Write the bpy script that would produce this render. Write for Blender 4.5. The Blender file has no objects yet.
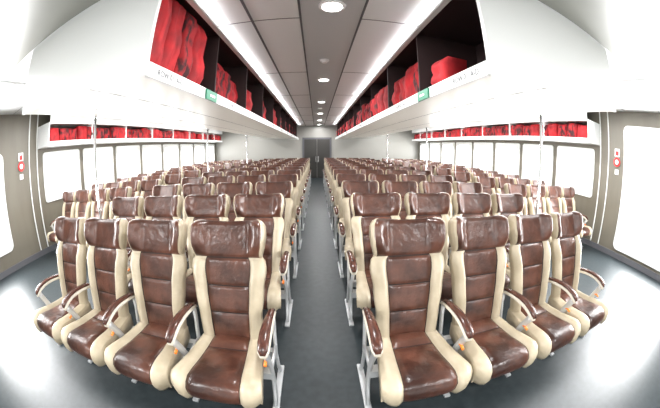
import bpy, bmesh, math, random
from mathutils import Vector, Matrix
random.seed(4)
scene = bpy.context.scene
try:
    scene.view_settings.view_transform = 'Standard'
except Exception: pass

# ------------------------------------------------------------------ materials
def new_mat(name, col, rough=0.5, metal=0.0, col2=None, nscale=8.0, bump=0.0, bscale=60.0, emis=None, estr=0.0, coat=0.0, stretch=(1,1,1), lo=0.35, hi=0.65, spec=0.5):
    m = bpy.data.materials.new(name); m.use_nodes = True
    nt = m.node_tree; b = nt.nodes['Principled BSDF']
    b.inputs['Base Color'].default_value = (*col, 1)
    b.inputs['Roughness'].default_value = rough
    b.inputs['Metallic'].default_value = metal
    b.inputs['Specular IOR Level'].default_value = spec
    if coat: b.inputs['Coat Weight'].default_value = coat; b.inputs['Coat Roughness'].default_value = 0.15
    if emis:
        b.inputs['Emission Color'].default_value = (*emis, 1)
        b.inputs['Emission Strength'].default_value = estr
    if col2 or bump:
        tc = nt.nodes.new('ShaderNodeTexCoord')
        mp = nt.nodes.new('ShaderNodeMapping'); mp.inputs['Scale'].default_value = stretch
        nt.links.new(tc.outputs['Object'], mp.inputs['Vector'])
    if col2:
        n = nt.nodes.new('ShaderNodeTexNoise'); n.inputs['Scale'].default_value = nscale; n.inputs['Detail'].default_value = 5
        r = nt.nodes.new('ShaderNodeValToRGB')
        r.color_ramp.elements[0].position = lo; r.color_ramp.elements[0].color = (*col, 1)
        r.color_ramp.elements[1].position = hi; r.color_ramp.elements[1].color = (*col2, 1)
        nt.links.new(mp.outputs['Vector'], n.inputs['Vector'])
        nt.links.new(n.outputs['Fac'], r.inputs['Fac'])
        nt.links.new(r.outputs['Color'], b.inputs['Base Color'])
    if bump:
        n2 = nt.nodes.new('ShaderNodeTexNoise'); n2.inputs['Scale'].default_value = bscale; n2.inputs['Detail'].default_value = 3
        bp = nt.nodes.new('ShaderNodeBump'); bp.inputs['Strength'].default_value = bump; bp.inputs['Distance'].default_value = 0.01
        nt.links.new(mp.outputs['Vector'], n2.inputs['Vector'])
        nt.links.new(n2.outputs['Fac'], bp.inputs['Height']); nt.links.new(bp.outputs['Normal'], b.inputs['Normal'])
    return m

M_brown = new_mat('leather_brown', (0.030,0.0105,0.007), 0.29, col2=(0.135,0.052,0.033), nscale=5, bump=0.5, bscale=20, lo=.36, hi=.66)
M_cream = new_mat('leather_cream', (0.40,0.335,0.235), 0.42, col2=(0.50,0.43,0.315), nscale=6, bump=0.25, bscale=30)
M_metal = new_mat('frame_grey_metal', (0.60,0.61,0.62), 0.35, 0.4)
M_armbase = new_mat('armrest_underside', (0.62,0.58,0.50), 0.4)
M_wood = new_mat('armrest_wood', (0.040,0.015,0.011), 0.25, col2=(0.10,0.036,0.024), nscale=10, stretch=(6,1,6))
M_orange = new_mat('buckle_orange', (0.9,0.22,0.02), 0.4)
M_shell = new_mat('seat_back_shell', (0.30,0.26,0.20), 0.5)
M_stitch = new_mat('seam_stitch', (0.012,0.005,0.004), 0.7)
M_white = new_mat('white_laminate', (0.80,0.81,0.80), 0.30)
M_soffit = new_mat('soffit_white', (0.84,0.825,0.77), 0.36)
M_ceil = new_mat('ceiling_panel', (0.82,0.83,0.84), 0.30)
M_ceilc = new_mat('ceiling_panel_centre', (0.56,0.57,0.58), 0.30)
M_vest = new_mat('ceiling_vestibule_grey', (0.20,0.20,0.175), 0.4)
M_seam = new_mat('seam_dark', (0.10,0.10,0.11), 0.5)
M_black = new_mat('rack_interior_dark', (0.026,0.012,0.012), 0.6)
M_olive = new_mat('wall_olive_laminate', (0.130,0.116,0.090), 0.4, col2=(0.155,0.14,0.11), nscale=3, stretch=(1,1,0.2))
M_wallw = new_mat('wall_light_laminate', (0.70,0.71,0.69), 0.4)
M_wallf = new_mat('wall_far_laminate', (0.30,0.295,0.27), 0.4)
M_floor = new_mat('floor_vinyl', (0.019,0.026,0.029), 0.42, col2=(0.028,0.036,0.040), nscale=14, bump=0.04, bscale=120, spec=0.36)
M_red = new_mat('life_jacket_red', (0.24,0.006,0.010), 0.75, col2=(0.50,0.012,0.018), nscale=6, bump=0.5, bscale=14)
M_redd = new_mat('life_jacket_dark_red', (0.04,0.004,0.006), 0.75, col2=(0.36,0.009,0.014), nscale=13, bump=0.5, bscale=14, stretch=(1,1,0.5), lo=.42, hi=.55)
M_frame = new_mat('window_frame', (0.76,0.77,0.76), 0.35)
M_green = new_mat('exit_green', (0.0,0.16,0.08), 0.4)
M_signred = new_mat('alarm_red', (0.7,0.02,0.02), 0.4)
M_signw = new_mat('sign_white', (0.85,0.85,0.85), 0.5)
M_text = new_mat('label_text', (0.08,0.08,0.09), 0.5)
M_door = new_mat('door_dark', (0.030,0.028,0.025), 0.4)
M_lamp = new_mat('lamp_glow', (1,1,1), 0.5, emis=(1,0.99,0.96), estr=12.0)
M_chrome = new_mat('pole_steel', (0.62,0.63,0.64), 0.22, 0.9)
M_glass = bpy.data.materials.new('window_glass'); M_glass.use_nodes = True
nt = M_glass.node_tree; nt.nodes.clear()
o = nt.nodes.new('ShaderNodeOutputMaterial'); mx = nt.nodes.new('ShaderNodeMixShader'); tr = nt.nodes.new('ShaderNodeBsdfTransparent'); gl = nt.nodes.new('ShaderNodeBsdfGlossy')
gl.inputs['Roughness'].default_value = 0.05; mx.inputs[0].default_value = 0.06
nt.links.new(tr.outputs[0], mx.inputs[1]); nt.links.new(gl.outputs[0], mx.inputs[2]); nt.links.new(mx.outputs[0], o.inputs[0])

# ------------------------------------------------------------------ helpers
def finish(bm, name, mats, smooth=False, bevel=0.0, loc=(0,0,0), parent=None, recalc=True):
    if recalc: bmesh.ops.recalc_face_normals(bm, faces=bm.faces)
    me = bpy.data.meshes.new(name); bm.to_mesh(me); bm.free()
    for m in mats: me.materials.append(m)
    if smooth:
        for p in me.polygons: p.use_smooth = True
    ob = bpy.data.objects.new(name, me); scene.collection.objects.link(ob); ob.location = loc
    if bevel:
        md = ob.modifiers.new('bevel', 'BEVEL'); md.width = bevel; md.segments = 2; md.limit_method = 'ANGLE'
    if parent: ob.parent = parent
    return ob

def box(bm, x0,x1,y0,y1,z0,z1, mi=0):
    vs = [bm.verts.new(p) for p in [(x0,y0,z0),(x1,y0,z0),(x1,y1,z0),(x0,y1,z0),(x0,y0,z1),(x1,y0,z1),(x1,y1,z1),(x0,y1,z1)]]
    for q in [(0,3,2,1),(4,5,6,7),(0,1,5,4),(1,2,6,5),(2,3,7,6),(3,0,4,7)]:
        f = bm.faces.new([vs[i] for i in q]); f.material_index = mi
def prism(bm, pts, y0, y1, mi=0):
    a=[bm.verts.new((x,y0,z)) for x,z in pts]; b=[bm.verts.new((x,y1,z)) for x,z in pts]
    n=len(pts)
    for i in range(n):
        f=bm.faces.new((a[i],a[(i+1)%n],b[(i+1)%n],b[i])); f.material_index=mi
    f=bm.faces.new(a); f.material_index=mi
    f=bm.faces.new(b); f.material_index=mi
def boxobj(name, b, mat, bevel=0, parent=None):
    bm = bmesh.new(); box(bm, *b); return finish(bm, name, [mat], bevel=bevel, parent=parent)

def shell(bm, ff, bf, us, vs, mfun, mside, mback, smooth=True):
    F = [[bm.verts.new(ff(u,v)) for u in us] for v in vs]
    B = [[bm.verts.new(bf(u,v)) for u in us] for v in vs]
    nu, nv = len(us), len(vs)
    fs = []
    for j in range(nv-1):
        for i in range(nu-1):
            um, vm = (us[i]+us[i+1])/2, (vs[j]+vs[j+1])/2
            f = bm.faces.new((F[j][i],F[j][i+1],F[j+1][i+1],F[j+1][i])); f.material_index = mfun(um,vm); fs.append(f)
            f = bm.faces.new((B[j][i],B[j+1][i],B[j+1][i+1],B[j][i+1])); f.material_index = mback; fs.append(f)
    ring = [(0,i) for i in range(nu)] + [(j,nu-1) for j in range(1,nv)] + [(nv-1,i) for i in range(nu-2,-1,-1)] + [(j,0) for j in range(nv-2,0,-1)]
    for k in range(len(ring)):
        a, b = ring[k], ring[(k+1)%len(ring)]
        f = bm.faces.new((F[a[0]][a[1]],B[a[0]][a[1]],B[b[0]][b[1]],F[b[0]][b[1]]))
        vm = (vs[a[0]]+vs[b[0]])/2
        f.material_index = mside(vm) if callable(mside) else mside; fs.append(f)
    for f in fs: f.smooth = smooth

def sweep(bm, pts, wx, wn, x, mi, n=8, taper=None):
    rings = []
    for k,(y,z) in enumerate(pts):
        a = pts[max(k-1,0)]; b = pts[min(k+1,len(pts)-1)]
        t = Vector((0,b[0]-a[0],b[1]-a[1])).normalized(); nn = Vector((0,-t.z,t.y))
        s = taper[k] if taper else 1
        rings.append([bm.verts.new(Vector((x,y,z)) + Vector((1,0,0))*wx*s*math.cos(2*math.pi*i/n) + nn*wn*(s if s<.7 else 1)*math.sin(2*math.pi*i/n)) for i in range(n)])
    for k in range(len(rings)-1):
        for i in range(n):
            f = bm.faces.new((rings[k][i],rings[k][(i+1)%n],rings[k+1][(i+1)%n],rings[k+1][i])); f.material_index = mi; f.smooth = True
    for r in (rings[0], rings[-1]):
        f = bm.faces.new(r); f.material_index = mi

def cyl(bm, c, r, z0, z1, mi=0, n=16, r1=None):
    r1 = r if r1 is None else r1
    a = [bm.verts.new((c[0]+r*math.cos(2*math.pi*i/n), c[1]+r*math.sin(2*math.pi*i/n), z0)) for i in range(n)]
    b = [bm.verts.new((c[0]+r1*math.cos(2*math.pi*i/n), c[1]+r1*math.sin(2*math.pi*i/n), z1)) for i in range(n)]
    for i in range(n):
        f = bm.faces.new((a[i],a[(i+1)%n],b[(i+1)%n],b[i])); f.material_index = mi; f.smooth = True
    f = bm.faces.new(a); f.material_index = mi
    f = bm.faces.new(b); f.material_index = mi

def interp(tab, v):
    for (a,x),(b,y) in zip(tab, tab[1:]):
        if v <= b:
            t = (v-a)/(b-a); t = t*t*(3-2*t)
            return x+(y-x)*t
    return tab[-1][1]
def lin(tab, v):
    for (a,x),(b,y) in zip(tab, tab[1:]):
        if v <= b: return x+(y-x)*(v-a)/(b-a)
    return tab[-1][1]
def sstep(a,b,x):
    t = min(1,max(0,(x-a)/(b-a))); return t*t*(3-2*t)

# ------------------------------------------------------------------ passenger seat
def seat_mesh(name, both):
    bm = bmesh.new()
    def mkus(G):
        half = [0.0,0.15,0.3,0.43,G-.08,G-.022,G-.008,G+.008,G+.03,G+.08,G+.15,0.84,0.90,0.95,0.965,0.985,1.0]
        return [-u for u in reversed(half[1:])] + half
    G = 0.61
    us = mkus(G)
    HR = 0.705
    seams = [0.0,0.245,0.475,HR]
    vset = {0,0.03,0.09,0.14,0.19,0.29,0.34,0.39,0.43,0.53,0.585,0.63,0.665,0.75,0.79,0.83,0.87,0.9,0.925,0.95,0.97,0.985,0.995,1.0}
    for s in seams[1:]:
        for d in (-.022,-.012,-.005,.005,.012,.022): vset.add(round(s+d,4))
    vs = sorted(vset)
    HW = [(0,.212),(.2,.222),(.45,.243),(.62,.264),(.675,.258),(.72,.238),(.80,.252),(.87,.262),(.94,.259),(.975,.247),(.992,.230),(1.0,.207)]
    t = Vector((0,0.335,0.942)); n = Vector((0,-0.942,0.335))
    def base(u,v):
        L = 0.820*v
        curve = 0.035*math.sin(math.pi*min(1,v*1.1))
        zz = 0.012*(abs(u)**2)*sstep(.85,1,v)
        return Vector((u*interp(HW,v), 0.03, 0.40)) + t*(L+zz) + n*curve*0.5
    def depth(u,v):
        a = abs(u)
        if v < HR:
            k = [s for s in seams if s <= v][-1]; k2 = [s for s in seams if s > v][0]
            s = (v-k)/(k2-k)
            b = (1-abs(2*s-1)**8)
            if a < G:
                d = 0.026 + 0.015*b*(1-(a/G)**8)
            else:
                q = (a-G)/(1-G)
                d = 0.024 + 0.062*math.sin(math.pi*min(1,q**0.75*0.93))*(1-0.5*sstep(.57,.69,v))
            return d
        s = (v-HR)/(1-HR)
        b = (1-abs(2*s-1)**9) if 0<s<1 else 0
        wing = sstep(.50,.85,a)*(1-0.35*sstep(.90,1,a))
        up = interp([(0,.45),(.45,1),(.85,1),(1,.6)],s)
        return 0.022 + 0.020*b + 0.075*wing*b*up
    def ff(u,v): return base(u,v) + n*depth(u,v)
    def bf(u,v):
        e = 1-abs(u)**4
        return base(u,v) - n*(0.012+0.045*e*(1 if v<.97 else .5))
    def mf(u,v):
        a=abs(u)
        if v>HR: return 1 if a>.945 else 0
        if G-.01<a<G+.01: return 6
        if a<G:
            for s in seams[1:]:
                if abs(v-s)<.004: return 6
            return 0
        return 1
    shell(bm, ff, bf, us, vs, mf, 1, 5)
    # cushion
    G2 = 0.58
    prof = [(0,(0.07,0.405)),(.15,(0.0,0.415)),(.35,(-0.13,0.415)),(.55,(-0.27,0.425)),(.72,(-0.40,0.445)),(.80,(-0.455,0.447)),(.86,(-0.495,0.435)),(.91,(-0.518,0.41)),(.96,(-0.522,0.37)),(1.0,(-0.50,0.325))]
    vs2 = [0,.08,.15,.25,.335,.345,.355,.365,.45,.55,.63,.665,.68,.695,.74,.77,.80,.83,.86,.885,.91,.935,.96,.98,1.0]
    def hw2(v): return lin([(0,.210),(.5,.250),(.8,.280),(.92,.283),(1,.262)],v)
    def pos2(v):
        y = lin([(k,p[0]) for k,p in prof],v); z = lin([(k,p[1]) for k,p in prof],v); return y,z
    def ff2(u,v):
        y,z = pos2(v); a = abs(u)
        s3 = [0,.35,1.01]
        k = [s for s in s3 if s <= v][-1]; k2 = [s for s in s3 if s > v][0]; s=(v-k)/(k2-k)
        b = (1-abs(2*s-1)**8)
        if a < G2: d = 0.012+0.020*b*(1-(a/G2)**8)
        else:
            q = (a-G2)/(1-G2); d = 0.010+0.034*math.sin(math.pi*min(1,q**.8*0.95))
        y2,z2 = pos2(min(1,v+.02)); y1,z1 = pos2(max(0,v-.02))
        tt = Vector((0,y2-y1,z2-z1)).normalized(); nn = Vector((0,tt.z,-tt.y))
        rnd = 0.04*a**6*sstep(.7,.95,v)
        return Vector((u*hw2(v), y+rnd, z)) + nn*d
    def bf2(u,v):
        y,z = pos2(v)
        return Vector((u*hw2(v)*0.96, max(y*0.96,-0.485), 0.315))
    def mf2(u,v):
        a=abs(u)
        if G2-.01<a<G2+.01 : return 6
        if a<G2: return 6 if abs(v-.35)<.004 else 0
        return 1
    shell(bm, ff2, bf2, mkus(G2), vs2, mf2, 1, 5)
    # frame pieces
    box(bm, -0.29,0.29,-0.22,-0.15,0.255,0.315,2)
    box(bm, -0.29,0.29,0.0,0.05,0.255,0.315,2)
    sides = [0.29] + ([-0.29] if both else [])
    for x in sides:
        arm = [(.12,.610),(.06,.632),(-.03,.648),(-.12,.655),(-.20,.652),(-.27,.636),(-.315,.612),(-.335,.590)]
        sweep(bm, arm, 0.030, 0.016, x, 3, 10, [.6,.75,.9,1,1.08,1.1,0.95,0.5])
        sweep(bm, [(y+.006,z-.024) for y,z in arm], 0.037, 0.017, x, 7, 10, [.6,.75,.9,1,1.05,1.05,0.9,0.5])
        sweep(bm, [(-.29,.58),(-.27,.54),(-.22,.44),(-.19,.36),(-.18,.20),(-.22,.10),(-.28,.02)], 0.016,0.030, x, 2, 8)
        sweep(bm, [(.11,.60),(.10,.50),(.06,.38),(.03,.28),(.05,.12),(.10,.02)], 0.014,0.022, x, 2, 8)
        sweep(bm, [(-.20,.33),(.04,.33)], 0.012,0.03, x, 2, 8)
        box(bm, x-.022,x+.022,-.34,.16,0.0,0.018,2)
    sweep(bm, [(-.305,.475),(-.27,.485),(-.24,.480)], 0.010,0.010, 0.284, 4, 8)
    bmesh.ops.recalc_face_normals(bm, faces=bm.faces)
    me = bpy.data.meshes.new(name); bm.to_mesh(me); bm.free()
    for m in (M_brown,M_cream,M_metal,M_wood,M_orange,M_shell,M_stitch,M_armbase): me.materials.append(m)
    return me
ME_A = seat_mesh('passenger_seat', False)
ME_B = seat_mesh('passenger_seat_end', True)

BASE = 1.72-0.30
PITCH = 1.06
NR = 12
def add_seat(x,y,both):
    ob = bpy.data.objects.new('passenger_seat', ME_B if both else ME_A)
    ob.location = (x,y,0); scene.collection.objects.link(ob)
for r in range(NR):
    y = BASE + r*PITCH
    for k in range(4):
        add_seat(-0.60-0.59*k, y, k==3)
        add_seat(0.60+0.585*k, y, k==0)
    if r >= 2:
        for k in range(4):
            add_seat(-3.45-0.585*k, y, k==3)
            add_seat(3.45+0.585*k, y, k==0)

# ------------------------------------------------------------------ room shell
XW = 5.85; Y0=-2.6; Y1=15.2; H=2.92
boxobj('floor', (-XW-.2,XW+.2,Y0-.2,Y1+.2,-0.12,0), M_floor)
boxobj('ceiling', (-XW-.2,XW+.2,Y0-.2,Y1+.2,H,H+.12), M_ceil)
boxobj('wall_back', (-XW,XW,Y0-.15,Y0,0,H), M_wallw)
bm = bmesh.new()
box(bm,-XW,XW,Y1,Y1+.15,0,H,0)
finish(bm,'wall_front',[M_wallf])
bm = bmesh.new()
box(bm,-.80,-.70,Y1-.05,Y1,0,2.15,1); box(bm,.70,.80,Y1-.05,Y1,0,2.15,1); box(bm,-.80,.80,Y1-.05,Y1,2.15,2.25,1)
box(bm,-.70,-.01,Y1-.03,Y1,0.01,2.15,0); box(bm,.01,.70,Y1-.03,Y1,0.01,2.15,0)
box(bm,-.08,-.05,Y1-.07,Y1-.03,.9,1.2,2); box(bm,.05,.08,Y1-.07,Y1-.03,.9,1.2,2)
finish(bm,'door_1',[M_door,M_seam,M_chrome])

WZ0,WZ1 = 1.08,2.03
wins = [(3.45+1.45*i, 3.45+1.45*i+1.18) for i in range(8)]
DOOR = {-1:(0.45,2.08,0.45,2.12), 1:(0.30,2.42,0.24,2.56)}
def side_wall(sgn, nm):
    xa, xb = sorted((sgn*XW, sgn*(XW+.15)))
    bm = bmesh.new()
    ops = [DOOR[sgn]] + [(a,b,WZ0,WZ1) for a,b in wins]
    y = Y0
    for a,b,z0,z1 in ops:
        box(bm,xa,xb,y,a,0,H); box(bm,xa,xb,a,b,0,z0); box(bm,xa,xb,a,b,z1,H); y=b
    box(bm,xa,xb,y,Y1,0,H)
    finish(bm,'wall_'+nm,[M_olive])
    bm = bmesh.new()
    xi = sgn*XW
    for yy in [2.95,3.2,-0.5,0.1]:
        x0,x1 = sorted((xi, xi-sgn*.02)); box(bm,x0,x1,yy-.012,yy+.012,0.12,H)
    finish(bm,'trim_'+nm,[M_frame])
    x0,x1 = sorted((xi, xi-sgn*.025))
    boxobj('baseboard_'+nm,(x0,x1,Y0,Y1,0,.11),M_seam)
def rrect(y0,y1,z0,z1,r,n=5):
    pts=[]
    for cy,cz,a0 in [(y1-r,z1-r,0),(y0+r,z1-r,90),(y0+r,z0+r,180),(y1-r,z0+r,270)]:
        for i in range(n+1):
            a=math.radians(a0+90*i/n); pts.append((cy+r*math.cos(a),cz+r*math.sin(a)))
    return pts
def window(name,sgn,y0,y1,z0,z1,fw=0.06,r=0.12):
    bm = bmesh.new(); xi = sgn*XW
    inn = rrect(y0+fw,y1-fw,z0+fw,z1-fw,r)
    out = rrect(y0-fw,y1+fw,z0-fw,z1+fw,r*0.6)
    xf = xi - sgn*.03; xbk = xi + sgn*.10
    def ring(pts,x): return [bm.verts.new((x,a,b)) for a,b in pts]
    A=ring(out,xi); B=ring(out,xf); C=ring(inn,xf); D=ring(inn,xbk)
    n=len(inn)
    for P,Q in ((A,B),(B,C),(C,D)):
        for i in range(n):
            bm.faces.new((P[i],P[(i+1)%n],Q[(i+1)%n],Q[i]))
    E=ring(inn,xi+sgn*.07)
    f=bm.faces.new(E); f.material_index=1
    finish(bm,name,[M_frame,M_glass,M_chrome])
wi=1
for sgn,nm in ((-1,'left'),(1,'right')):
    side_wall(sgn,nm)
    for a,b in wins:
        window('window_%d'%wi,sgn,a,b,WZ0,WZ1); wi+=1
    window('door_%d'%(2 if sgn<0 else 3),sgn,*DOOR[sgn],0.07,0.22)

# ceiling trims
bm = bmesh.new()
for x in (-0.62,-0.16,0.40):
    box(bm,x-.010,x+.010,1.3,Y1,H-.012,H)
for k in range(1,8):
    y=0.4+2.0*k; box(bm,-XW,XW,y-.004,y+.004,H-.004,H)
finish(bm,'trim_ceiling',[M_seam])
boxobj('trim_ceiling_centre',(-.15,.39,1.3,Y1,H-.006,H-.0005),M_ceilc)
boxobj('trim_ceiling_vestibule',(-3.5,3.5,Y0,1.27,H-.008,H-.0005),M_vest)

# ------------------------------------------------------------------ overhead racks
XI,XO,ZB,YB,YE = 0.98,2.80,2.13,1.32,14.6
SL = 0.12
def jackets(bm, sgn, xf, y0, y1, z0, z1, dens=1.0, w=0.30, vary=.2):
    y=y0
    while y < y1-w*.8:
        ww = w*random.uniform(.8,1.1); h=(z1-z0)*random.uniform(1-vary,1.0)
        if random.random() < dens:
            ph=random.uniform(0,6); mi=0 if random.random()<.4 else 1; lean=random.uniform(-.03,.05); fx=random.uniform(-.02,.03)
            yc=y+ww/2
            us=[-1,-.92,-.75,-.5,-.25,0,.25,.5,.75,.92,1]; vs=[0,.05,.15,.3,.45,.6,.75,.88,.96,1]
            def ff(u,v):
                bul=(1-abs(u)**4)*(1-abs(2*v-1)**6)
                fold=0.018*math.sin(u*7+ph+v*2)+0.016*math.sin(v*12+ph)
                return Vector((xf-sgn*(0.02+.07*bul+fold*bul+fx-lean*v), yc+u*ww*.5*(1-.08*v), z0+h*v))
            def bf(u,v): return Vector((xf+sgn*(0.16+lean*v), yc+u*ww*.48, z0+h*v*.98))
            shell(bm,ff,bf,us,vs,lambda u,v:mi,mi,mi)
        y+=ww
def rack(sgn):
    bm=bmesh.new()
    def bx(x0,x1,*r):
        a,b=sorted((sgn*x0,sgn*x1)); box(bm,a,b,*r)
    prism(bm,[(sgn*(XI+.02),ZB),(sgn*XO,ZB+SL),(sgn*XO,ZB+SL+.03),(sgn*(XI+.02),ZB+.03)],YB,YE,1)
    bx(XI-.01,XI+.02,YB,YE,ZB-.012,ZB+.085,0)
    bx(XO-.03,XO,YB,YE,ZB+SL+.03,H-.001,0)
    prism(bm,[(sgn*(XI-.005),ZB-.005),(sgn*XO,ZB+SL-.005),(sgn*XO,H-.001),(sgn*(XI-.005),H-.001)],YB-.035,YB,0)
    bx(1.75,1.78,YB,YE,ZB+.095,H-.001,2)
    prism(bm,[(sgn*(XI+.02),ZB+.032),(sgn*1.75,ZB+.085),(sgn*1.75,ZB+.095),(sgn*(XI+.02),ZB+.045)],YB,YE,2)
    bx(XI+.01,1.75,YB,YE,H-.02,H-.001,2)
    bx(XI,XI+.02,YB,YE,H-.07,H-.001,2)
    bx(XI-.05,XI,YB,YE,H-.085,H-.078,0)
    bx(XI-.05,XI-.045,YB,YE,H-.085,H-.065,0)
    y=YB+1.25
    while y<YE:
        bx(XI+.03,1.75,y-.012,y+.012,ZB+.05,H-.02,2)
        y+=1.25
    for xs in (1.55,2.25):
        zz=ZB+SL*(xs-XI-.02)/(XO-XI-.02)
        bx(xs,xs+.008,YB,YE,zz-.002,zz+.004,3)
    ob=finish(bm,'overhead_luggage_rack',[M_white,M_soffit,M_black,M_seam],bevel=0.002)
    for i in range(8):
        cu=bpy.data.curves.new('row_label','FONT'); cu.body='ROW %02d  A-D'%(i+1) ; cu.size=.06; cu.extrude=.0006
        cu.materials.append(M_text)
        t=bpy.data.objects.new('row_label',cu); scene.collection.objects.link(t)
        if sgn<0:
            t.rotation_euler=(math.radians(90),0,math.radians(90)); t.location=(-(XI-.012),YB+.10+i*1.5,ZB+.016)
        else:
            t.rotation_euler=(math.radians(90),0,math.radians(-90)); t.location=((XI-.012),YB+.45+i*1.5,ZB+.016)
        t.parent=ob
    bm=bmesh.new()
    if sgn<0:
        jackets(bm,sgn,sgn*1.12,YB+.03,YB+1.2,ZB+.09,H-.03,1.0,.26,.04)
        jackets(bm,sgn,sgn*1.2,YB+1.28,YE,ZB+.09,H-.18,.92)
    else:
        jackets(bm,sgn,sgn*1.12,YB+.75,YB+1.2,ZB+.09,H-.42,1.0)
        jackets(bm,sgn,sgn*1.15,YB+1.28,YE,ZB+.09,H-.22,.92)
    finish(bm,'life_jacket_pile',[M_red,M_redd],recalc=True)
for s in (-1,1): rack(s)

def wall_rack(sgn):
    bm=bmesh.new()
    def bx(x0,x1,*r):
        a,b=sorted((sgn*x0,sgn*x1)); box(bm,a,b,*r)
    ya,yb=3.25,14.6
    bx(5.25,XW-.001,ya,yb,2.18,2.21,0)
    bx(5.23,5.25,ya,yb,2.16,2.25,0)
    bx(5.25,XW-.001,ya-.02,ya,2.18,2.64,0)
    bx(5.25,XW-.001,ya,yb,2.61,2.64,0)
    bx(5.23,5.25,ya,yb,2.60,H-.001,0)
    y=ya+1.45
    while y<yb:
        bx(5.25,XW-.001,y-.015,y+.015,2.21,2.61,0); y+=1.45
    finish(bm,'wall_luggage_rack',[M_white])
    bm=bmesh.new(); jackets(bm,sgn,sgn*5.38,ya+.05,yb,2.215,2.59,.93,.34)
    finish(bm,'life_jacket_pile',[M_red,M_redd])
for s in (-1,1): wall_rack(s)

for s in (-1,1):
    for y in (2.5,6.5,10.5):
        bm=bmesh.new(); cyl(bm,(0,0),.019,0,ZB+SL-.008); cyl(bm,(0,0),.04,0,.012); cyl(bm,(0,0),.045,ZB+SL-.03,ZB+SL-.014,r1=.03)
        finish(bm,'grab_pole',[M_chrome],loc=(s*2.735,y,0))

for s in (-1,1):
    bm=bmesh.new(); box(bm,-.008,.008,-.13,.13,-.045,.045,0); box(bm,-.010,.010,-.04,.07,-.010,.010,1)
    finish(bm,'exit_sign',[M_green,M_signw],loc=(s*(XI-.0205),2.35,ZB+.03))

for s in (-1,1):
    bm=bmesh.new()
    box(bm,-.008,.008,-.07,.07,.09,.25,0)
    box(bm,-.011,.011,-.045,.045,.11,.2,1)
    n=20
    for (r,d,mi) in ((.095,.022,1),(.05,.028,0)):
        a=[bm.verts.new((-s*d,r*math.cos(2*math.pi*i/n),r*math.sin(2*math.pi*i/n)-.02)) for i in range(n)]
        b=[bm.verts.new((0,v.co.y,v.co.z)) for v in a]
        f=bm.faces.new(a); f.material_index=mi
        for i in range(n):
            f=bm.faces.new((a[i],a[(i+1)%n],b[(i+1)%n],b[i])); f.material_index=mi
    box(bm,-.01,.01,-.05,.05,-.27,-.17,0)
    finish(bm,'fire_alarm_call_point',[M_signw,M_signred],loc=(s*(XW-.011),2.69,1.90))

# ------------------------------------------------------------------ lights
def area(name,loc,sx,sy,power,rot=(0,0,0),col=(1,1,1)):
    l=bpy.data.lights.new(name,'AREA'); l.shape='RECTANGLE'; l.size=sx; l.size_y=sy; l.energy=power; l.color=col
    o=bpy.data.objects.new(name,l); o.location=loc; o.rotation_euler=rot; scene.collection.objects.link(o); return o
for y in (2.15,4.9,7.35,9.8,12.2,14.4):
    bm=bmesh.new(); cyl(bm,(0,0),.11,-.012,0,0,24,.12); cyl(bm,(0,0),.085,-.016,-.012,1,24)
    finish(bm,'ceiling_downlight',[M_signw,M_lamp],loc=(0.12,y,H-.0065))
    l=bpy.data.lights.new('downlight','AREA'); l.shape='DISK'; l.size=.17; l.energy=40
    o=bpy.data.objects.new('downlight',l); o.location=(0.12,y,H-.03); scene.collection.objects.link(o)
for y in (3.75,8.5):
    bm=bmesh.new(); cyl(bm,(0,0),.06,-.02,0,0,24,.065); cyl(bm,(0,0),.035,-.045,-.02,0,20,.05)
    finish(bm,'smoke_detector',[M_signw],loc=(.10,y,H-.0065))
# added fill lamps, no known fixture, aimed up to brighten the aisle ceiling
for s in (-1,1):
    area('ceiling_fill',(s*(XI-.025),(YB+YE)/2,H-.070),.03,YE-YB,34,(0,math.radians(180-s*60),0))
for s in (-1,1):
    for i in range(6):
        y=1.2+2.4*i
        bm=bmesh.new(); box(bm,-.11,.11,-.62,.62,-.03,0,0); box(bm,-.09,.09,-.6,.6,-.034,-.03,1)
        finish(bm,'ceiling_strip_light',[M_signw,M_lamp],loc=(s*4.0,y,H-.001))
        area('strip',(s*4.0,y,H-.05),.18,1.2,70)
for s in (-1,1):
    area('window_daylight',(s*(XW+.5),8.9,1.5),1.0,11.5,700,(0,math.radians(90*s),0),(1,1,1))
    area('door_daylight',(s*(XW+.5),1.35,1.3),2.2,1.7,600,(0,math.radians(90*s),0))
for x in (-2.5,0,2.5):
    bm=bmesh.new(); box(bm,-.62,.62,-.11,.11,-.03,0,0); box(bm,-.6,.6,-.09,.09,-.034,-.03,1)
    finish(bm,'ceiling_strip_light',[M_signw,M_lamp],loc=(x,-.9,H-.009))
    area('strip',(x,-.9,H-.05),1.2,.18,80)

w=bpy.data.worlds.new('World'); scene.world=w; w.use_nodes=True
w.node_tree.nodes['Background'].inputs[0].default_value=(0.93,0.97,1.0,1)
w.node_tree.nodes['Background'].inputs[1].default_value=2.6

# ------------------------------------------------------------------ camera (15 mm full-frame fisheye)
cam=bpy.data.cameras.new('camera'); co=bpy.data.objects.new('camera',cam); scene.collection.objects.link(co)
cam.type='PANO'; cam.sensor_width=36; cam.sensor_height=36*408/660
tgt = cam.cycles if hasattr(cam,'cycles') and hasattr(cam.cycles,'panorama_type') else cam
tgt.panorama_type='FISHEYE_EQUISOLID'; tgt.fisheye_lens=15.0; tgt.fisheye_fov=math.radians(180)
co.location=(0,0,1.64)
co.rotation_euler=(math.radians(90-11.6),0,math.radians(-2.7))
scene.camera=co
